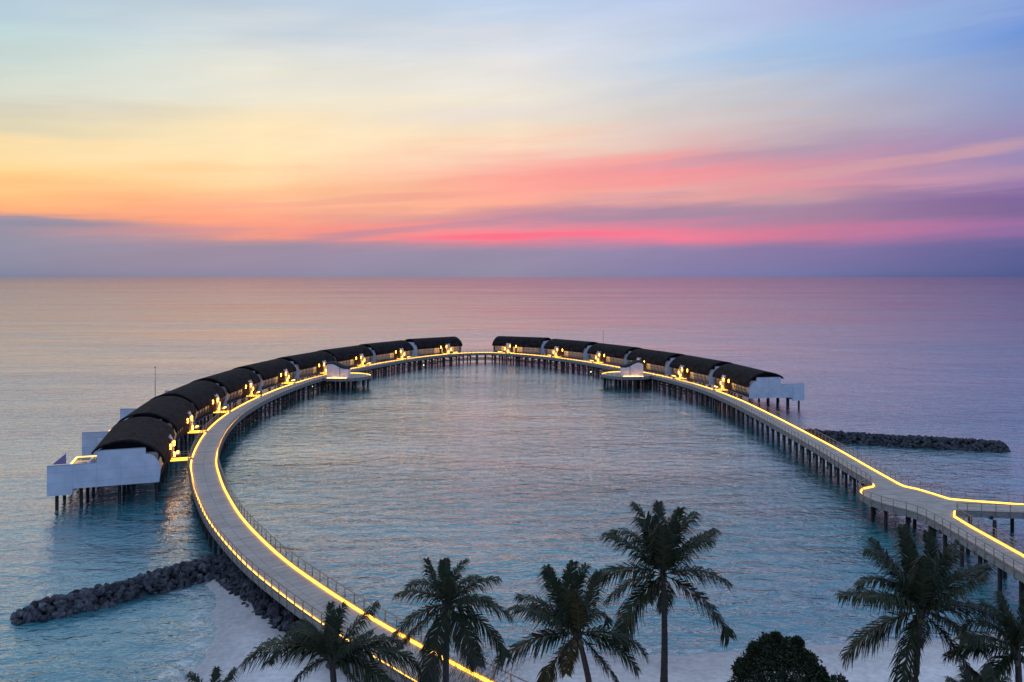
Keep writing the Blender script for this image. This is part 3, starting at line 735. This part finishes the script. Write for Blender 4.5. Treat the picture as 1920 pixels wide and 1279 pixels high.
M_roof2 = mat('pavilion_roof', (.03, .03, .035), .8, .25, noise=(3, .4), bump=(9, .6))
M_plamp = mat('uplight', (.8, .6, .3), emit=(1.0, .46, .14), estr=11)
pavilion((-43.6, 200.0), 1, 'white pavilion with dark wavy roof on the left round platform')
pavilion((30.6, 203.2), -1, 'white pavilion with dark wavy roof on the right round platform')

# ------------------------------------------------------------------ masts and the life ring post
def mast(x, y, h, label, cross):
    mb = MB(); mb.tube([(0, 0, -5), (0, 0, h*.6), (0, 0, h)], [.09, .07, .04], 6); mb.box((0, 0, h+.12), (.2, .2, .22))
    if cross: mb.box((0, 0, 4.4), (1.6, .07, .07))
    o = mb.build('antenna_mast', M_mast); o.location = (x, y, 0); tag(o, label, 'mast')
mast(-67.2, 150, 10.8, 'thin metal mast rising out of the sea behind the left row of villas', True)
mast(27.6, 241, 11.5, 'thin metal mast rising behind the right row of villas', False)
p4, n4, t4 = at_s(left_s[3]-2.0)
lr = empty('life_ring_stand', (p4.x+n4.x*.5, p4.y+n4.y*.5, DZ)); tag(lr, 'orange life ring on a short post beside the left walkway', 'life ring')
mb = MB(); mb.tube([(0, 0, -.5), (0, 0, 1.5)], .05, 6); mb.build('post', M_rail, lr)
mb = MB(); mb.tube([(.38*math.cos(a*PI/8), -.08, 1.1+.38*math.sin(a*PI/8)) for a in range(17)], .11, 6); mb.build('ring', M_orange, lr)

# ------------------------------------------------------------------ breakwaters
def rock_mesh(seed, sub=2):
    rnd = random.Random(seed); bm = bmesh.new(); bmesh.ops.create_icosphere(bm, subdivisions=sub, radius=.5)
    planes = [(Vector((rnd.uniform(-1, 1), rnd.uniform(-1, 1), rnd.uniform(-1, 1))).normalized(), rnd.uniform(.24, .42)) for _ in range(9)]
    for v in bm.verts:
        for n_, d in planes:
            q = v.co.dot(n_)
            if q > d: v.co -= n_*(q-d)
        v.co += Vector((rnd.uniform(-1, 1), rnd.uniform(-1, 1), rnd.uniform(-1, 1)))*.012
    me = bpy.data.meshes.new('boulder'); bm.to_mesh(me); bm.free(); return me
rocks = [rock_mesh(i) for i in range(7)]
for r_ in rocks: r_.materials.append(M_rock1)
def mound_points(line, wid, hgt, n, rnd):
    """random places on the surface of a mound along a line"""
    pts = []; d = [0]
    for a, b in zip(line, line[1:]): d.append(d[-1]+math.dist(a, b))
    for _ in range(n):
        s = rnd.uniform(-.3, d[-1]+.3); x = float(np.interp(s, d, [p[0] for p in line])); y = float(np.interp(s, d, [p[1] for p in line]))
        i = max(1, min(len(line)-1, int(np.searchsorted(d, s)))); t = Vector((line[i][0]-line[i-1][0], line[i][1]-line[i-1][1])).normalized()
        w = wid(s/d[-1]); q = rnd.uniform(-1, 1); env = min(1, max(0.12, min(s+.6, d[-1]-s+1.2)/2.2))
        hz = hgt(s/d[-1])*env*max(0, 1-abs(q)**1.8)
        pts.append((x-t.y*q*w/2*(.5+.5*env), y+t.x*q*w/2*(.5+.5*env), hz-.12))
    return pts
def mound(mb, line, wid, hgt):
    r, s = resample(line, .7); b = len(mb.v); m_ = 9; d = s[-1]
    for i, p in enumerate(r):
        nrm, t = normal(r, i); env = min(1, max(.1, min(s[i]+.6, d-s[i]+1.2)/2.2))
        for k in range(m_):
            q = -1+2*k/(m_-1); w = wid(s[i]/d)*.5*(.5+.5*env)
            mb.v.append(Vector((p[0]+nrm.x*q*w, p[1]+nrm.y*q*w, hgt(s[i]/d)*env*(1-abs(q)**1.8)*.85-.55+random.uniform(-.06, .06))))
    for i in range(len(r)-1):
        for k in range(m_-1): a = b+i*m_+k; mb.f.append((a, a+1, a+m_+1, a+m_))
rnd = random.Random(3)
L1 = [(-40.4, 64.9), (-36.7, 67.8), (-33.2, 71.0), (-30, 74.6), (-27.0, 77.2)]
L2 = [(-29.0, 77.0), (-25.5, 73.5), (-21.8, 68.8), (-18.5, 64.6), (-15.0, 60.8), (-11.8, 57.6)]
R1 = [(50.0, 139.5), (56, 136.5), (64, 133.6), (72, 131.8), (80.2, 129.6)]
wf1 = lambda t: 3.1+1.5*t; hf1 = lambda t: 1.0+.25*t
wf2 = lambda t: 3.3-1.0*t; hf2 = lambda t: 1.3-.2*t
wr = lambda t: 5.6; hr = lambda t: 1.35-.2*t
cand = [(p, rnd.choice((.32, .42, .55, .85))*rnd.uniform(.85, 1.15)) for p in mound_points(L1, wf1, hf1, 900, rnd)]+[(p, rnd.choice((.32, .42, .55, .8))*rnd.uniform(.85, 1.15)) for p in mound_points(L2, wf2, hf2, 900, rnd)]
cand.sort(key=lambda c: -c[1]/dist_cam(c[0])*(1 if c[0][0] < -20 or c[0][1] < 64 else .6))
def euler(): return (rnd.uniform(0, 6.3), rnd.uniform(0, 6.3), rnd.uniform(0, 6.3))
for p, sz in cand[:290]:
    o = bpy.data.objects.new('boulder', rocks[rnd.randrange(7)]); COL.objects.link(o); o.location = p; o.rotation_euler = euler()
    o.scale = (sz*1.25, sz, sz*.8)
    tag(o, 'dark grey boulder in the rubble bank left of the walkway', 'boulder', 'boulders of the left breakwater')
def rock_pile(name, pts, extra, label):
    mb = MB(); extra(mb); V = [v for v in mb.v]; F = list(mb.f)
    for p, sz in pts:
        me = rocks[rnd.randrange(7)]; Mx = Matrix.Translation(p) @ Matrix.Rotation(rnd.uniform(0, 6.3), 4, 'X') @ Matrix.Rotation(rnd.uniform(0, 6.3), 4, 'Z') @ Matrix.Diagonal((sz*1.25, sz, sz*.8, 1))
        b = len(V); V += [Mx @ v.co for v in me.vertices]; F += [tuple(b+i for i in pl_.vertices) for pl_ in me.polygons]
    mb.v = V; mb.f = F; o = mb.build(name, M_rock, fix=False); tag(o, label, 'rocks', kind='stuff'); return o
rock_pile('rubble', cand[290:], lambda mb: (mound(mb, L1, wf1, hf1), mound(mb, L2, wf2, hf2)), 'dark rubble filling the breakwater left of the walkway')
rock_pile('rubble', [(p, rnd.choice((.35, .5, .65, .85))*rnd.uniform(.85, 1.15)) for p in mound_points(R1, wr, hr, 1500, rnd)], lambda mb: mound(mb, R1, wr, hr), 'long dark rubble breakwater in the sea behind the right walkway')

# ------------------------------------------------------------------ palms
F_ = 1493.0
def at(x, y, d): return Vector(((x-960)*d/F_, d, CAM_H-(y-519)*d/F_))
def frond(name, root_obj, d, th0, th1, Lpx, c, rnd):
    sc = d/F_; L = Lpx*sc*1.12; n = 16
    pts = [Vector((0, 0, 0))]; c0 = c+.06*rnd.uniform(-1, 1)
    ex = 1.25
    if 60 <= th0 <= 125 and abs(c) < .45: th1 = 90+(th1-90)*1.9+rnd.uniform(-12, 12); ex = 2.0
    for i in range(n):
        t = (i+.5)/n; th = R(th0+(th1-th0)*t**ex); k = math.sqrt(max(.05, 1-c0*c0))
        pts.append(pts[-1]+Vector((math.cos(th)*k, c0, math.sin(th)*k))*L/n)
    rm = MB(); rm.tube(pts, [.045*(1-.85*i/n)+.006 for i in range(n+1)], 4)
    # leaflets
    m_ = 92; tv = []; tf = []
    for i in range(m_):
        t = .10+.90*i/(m_-1); fi = t*n; k = min(n-1, int(fi)); p = pts[k].lerp(pts[k+1], fi-k)
        tg = (pts[min(k+1, n)]-pts[k]).normalized()
        side = tg.cross(Vector((0, 0, 1)))
        if side.length < .5: side = Vector((1, .25, 0)); side -= tg*side.dot(tg)
        side.normalize(); up = side.cross(tg).normalized()
        env = math.sin(PI*min(1, .16+.84*t))**.6 if t > .15 else .45
        ll = .34*L*(.35+.65*env)*rnd.uniform(.7, 1.12)
        for sg in (-1, 1):
            if rnd.random() < .05: continue
            dr = (side*sg*.80+tg*(.55+.4*t)+up*rnd.uniform(-.25, .35)+side*rnd.uniform(-.12, .12)).normalized()
            a = p; b = a+dr*ll*.5+Vector((0, 0, -.06*ll)); e = b+(dr*.62+Vector((rnd.uniform(-.1, .1), 0, -.62-.25*rnd.random()))).normalized()*ll*.5
            wv = tg.cross(dr).cross(dr).normalized()*.020*(1+.5*rnd.random())*L/3.6*1.25
            bb = len(tv); tv += [a-wv*.7, a+wv*.7, b+wv, b-wv, e+wv*.12, e-wv*.12]; tf += [(bb, bb+1, bb+2, bb+3), (bb+3, bb+2, bb+4, bb+5)]
    b = len(rm.v); rm.v += tv; rm.f += [tuple(b+i for i in q) for q in tf]
    return rm.build('frond', M_leaf, root_obj, fix=False)
def palm(cx, cy, d, lean_px, spec, label, seed, scale=1.0, thick=.15):
    rnd_ = random.Random(seed); c = at(cx, cy, d)
    # trunk foot: lean is given in pixels at the frame's bottom edge
    zg = float(height(np.array([[c.x, c.y]]))[0])-.1
    drop = (1279-cy)*d/F_; k = (lean_px*d/F_)/max(drop, .5)
    H = c.z-zg; foot = Vector((c.x+min(4, max(-4, k*H*.6)), c.y+.3, zg))
    root = empty('palm_tree', foot); tag(root, label, 'palm tree', 'coconut palms on the beach')
    rel = c-foot
    tm = MB(); n = 26; pts = []; rs = []
    for i in range(n+1):
        t = i/n
        bend = rel.x*(t**1.0)+math.sin(t*PI)*(.25 if lean_px > 5 else .08)*(1 if lean_px >= 0 else -1)
        pts.append((bend, rel.y*t, rel.z*t)); rs.append(thick*(1.45-.55*t+.5*math.exp(-t*14))*(1+.05*(i % 2)))
    tm.tube(pts, rs, 9); tm.build('trunk', M_trunk, root, True)
    cr = MB()                                         # boots and nuts at the crown base
    for k_ in range(7):
        a = rnd_.uniform(0, 6.28); cr.tube([rel+Vector((0, 0, -.55)), rel+Vector((.18*math.cos(a), .18*math.sin(a), -.15)), rel+Vector((.34*math.cos(a), .34*math.sin(a), .25))], [.13, .10, .03], 5)
    cr.build('leaf_bases', M_trunk, root)
    for k_ in range(5):
        nu = MB(); a = rnd_.uniform(0, 6.28); nu.ball(rel+Vector((.26*math.cos(a), .26*math.sin(a), -.35+rnd_.uniform(-.12, .1))), .13, 7, 5, 1.2)
        nu.build('coconut', M_nut, root, True)
    for sp in spec:
        f = frond('frond', root, d, sp[0], sp[1], sp[2]*scale, sp[3], rnd_); f.location = rel
    return root
P3 = [(100,118,125,.2),(85,80,125,-.2),(95,100,120,-.5),(75,58,120,.2),(66,45,112,-.3),(115,140,120,.1),(132,168,115,.3),(50,20,118,.2),(155,215,130,-.2),(185,238,112,.2),(205,265,135,-.3),(15,-40,122,.1),(-20,-68,145,-.1),(-75,-95,90,.5),(250,265,80,.6),(92,84,118,.45),(104,108,112,-.2)]
P1 = [(105,85,72,0),(85,60,78,.3),(118,155,88,-.2),(62,30,74,.2),(45,0,95,.1),(12,-45,112,.1),(-15,-70,130,-.2),(-60,-75,125,.2),(150,205,95,.2),(188,240,112,-.1),(215,238,122,.2),(250,262,130,-.2),(75,100,70,-.5),(130,110,80,.4),(35,-10,85,-.4),(95,95,72,.5)]
P2 = [(108,82,125,-.1),(98,65,112,.3),(120,98,118,.2),(72,78,112,-.1),(130,172,118,.1),(145,197,128,.3),(60,-20,85,.2),(172,225,145,-.1),(225,255,112,.1),(10,-52,128,.1),(0,-62,116,-.2),(-45,-60,120,.1),(135,155,112,-.4),(250,270,95,.4),(88,108,112,-.5),(112,112,110,.4)]
P4 = [(110,132,142,0),(95,90,135,.2),(80,65,135,-.2),(100,105,130,-.5),(125,160,122,.2),(150,190,142,0),(140,180,132,-.4),(195,240,152,.1),(245,265,138,-.1),(65,50,132,.3),(40,10,152,.2),(15,-42,168,0),(-15,-60,162,.3),(-40,-75,142,-.2),(115,122,128,.5),(55,45,122,-.5),(-70,-85,100,.5),(72,98,132,.1),(88,82,125,.5)]
P5 = [(125,152,95,0),(105,120,92,-.3),(90,72,86,.3),(55,42,112,.1),(45,32,102,-.3),(148,232,165,0),(160,238,142,.3),(22,-48,155,.1),(5,-60,132,-.3),(80,100,82,-.5),(200,250,112,.2),(-45,-80,112,.2),(135,170,92,.4),(100,95,84,.5),(30,-30,120,.4)]
PG = [(100,130,100,.1),(80,60,100,-.1),(60,20,110,.2),(120,165,105,.2),(140,195,115,-.1),(165,220,115,.2),(20,-35,115,0),(0,-60,110,.3),(195,245,110,-.2),(-40,-75,105,.1),(90,95,92,.5),(90,88,95,-.4),(235,260,100,.3),(110,112,100,-.3),(70,75,98,.35)]
palm(840, 1132, 42, -3, P1, 'palm tree standing in front of the lit end of the walkway', 11)
palm(1083, 1188, 44, 22, P2, 'palm with a bent trunk between the walkway palm and the tallest one', 12)
palm(1243, 1078, 52, 4, P3, 'tallest palm tree with straight slim trunk above the beach', 13, thick=.17)
palm(1725, 1146, 42, -6, P4, 'big full palm tree right of the round green bush', 14)
palm(622, 1232, 38, 3, P5, 'palm crown cut by the bottom edge, over the left arm of the walkway', 15)
palm(1908, 1222, 40, 3, PG, 'dark palm crown cut off by the right edge', 16)
palm(392, 1350, 38, 0, PG, 'palm frond tips at the bottom edge over the left cove', 17, .85)
palm(1835, 1358, 36, 0, PG, 'low palm crown at the bottom edge below the big full palm', 18, .95)

# ------------------------------------------------------------------ bushes
def bush(cx, cy, d, lobes, label, seed, n):
    rnd_ = random.Random(seed); c = at(cx, cy, d); zg = float(height(np.array([[c.x, c.y]]))[0])
    root = empty('bush', (c.x, c.y, zg)); tag(root, label, 'bush')
    mb = MB(); per = n//len(lobes)
    for lx, lz, lr, ly in lobes:
        o = Vector((lx, ly, c.z-zg+lz))
        for _ in range(per):
            v = Vector((rnd_.gauss(0, 1), rnd_.gauss(0, 1), rnd_.gauss(0, 1))).normalized()
            rr = lr*(1-.35*rnd_.random()**1.6)*(1+.10*math.sin(v.x*7+lx)+.10*math.sin(v.z*9+ly)+.12*(rnd_.random() < .08))
            p = o+Vector((v.x*rr, v.y*rr, v.z*rr*.85))
            a = (v*.6+Vector((rnd_.uniform(-1, 1), rnd_.uniform(-1, 1), rnd_.uniform(-.6, 1)))).normalized(); s = a.cross(Vector((rnd_.uniform(-1, 1), rnd_.uniform(-1, 1), rnd_.uniform(-1, 1)))).normalized()
            l_ = rnd_.uniform(.12, .24); w = l_*.28; b = len(mb.v)
            mb.v += [p, p+a*l_*.5+s*w, p+a*l_, p+a*l_*.5-s*w]; mb.f.append((b, b+1, b+2, b+3))
    mb.build('crown', M_bush, root, fix=False)
    tb = MB()
    for lx, lz, lr, ly in lobes:
        e = Vector((lx*.8, ly*.8, c.z-zg+lz)); tb.tube([(0, 0, -.2), tuple(e*.4+Vector((0, 0, .2))), tuple(e)], [.14, .09, .03], 6)
    tb.build('trunk', M_twig, root)
bush(1465, 1262, 50, [(0,.2,1.7,0),(-1.5,-.2,1.25,.3),(1.3,-.1,1.3,.2),(-1.1,.85,.95,.4),(.6,1.0,.9,.5),(1.5,.55,.75,.4),(2.1,-1.1,1.0,0),(-2.2,-1.1,1.05,.2),(0,-1.2,1.9,-.6),(-.3,1.25,.85,.8),(-2.3,.1,.6,.3),(2.3,-.2,.55,.2),(-1.6,1.35,.35,.2),(1.1,1.75,.3,.3),(-.2,2.0,.3,.4)], 'round dense green bush on the sand between the palms', 21, 26000)
bush(1572, 1300, 49, [(0,.3,.75,0),(-.7,0,.7,.2),(.6,-.1,.6,.1)], 'small low bush at the right foot of the round one', 22, 3600)
def bare_bush(cx, cy, d, label, seed):
    rnd_ = random.Random(seed); c = at(cx, cy, d); zg = float(height(np.array([[c.x, c.y]]))[0]); mb = MB()
    def br(p, dr, l_, r, dep):
        q = p+dr*l_; mb.tube([p, (p+q)/2+Vector((rnd_.uniform(-.06, .06),)*3)*l_, q], [r, r*.8, r*.6], 4, False)
        if dep == 0: return
        for _ in range(3):
            nd = (dr+Vector((rnd_.uniform(-.8, .8), rnd_.uniform(-.8, .8), rnd_.uniform(-.15, .6)))*.9).normalized(); br(q, nd, l_*rnd_.uniform(.6, .85), r*.62, dep-1)
    H = c.z-zg
    for k in range(4): br(Vector((rnd_.uniform(-.3, .3), rnd_.uniform(-.3, .3), 0)), Vector((rnd_.uniform(-.35, .35), rnd_.uniform(-.3, .3), 1)).normalized(), H*.42, .05, 5)
    o = mb.build('bare_shrub', M_twig); o.location = (c.x, c.y, zg); tag(o, label, 'shrub')
bare_bush(850, 1262, 40, 'leafless twiggy shrub at the foot of the palm beside the walkway', 31)
bpy.context.view_layer.update()
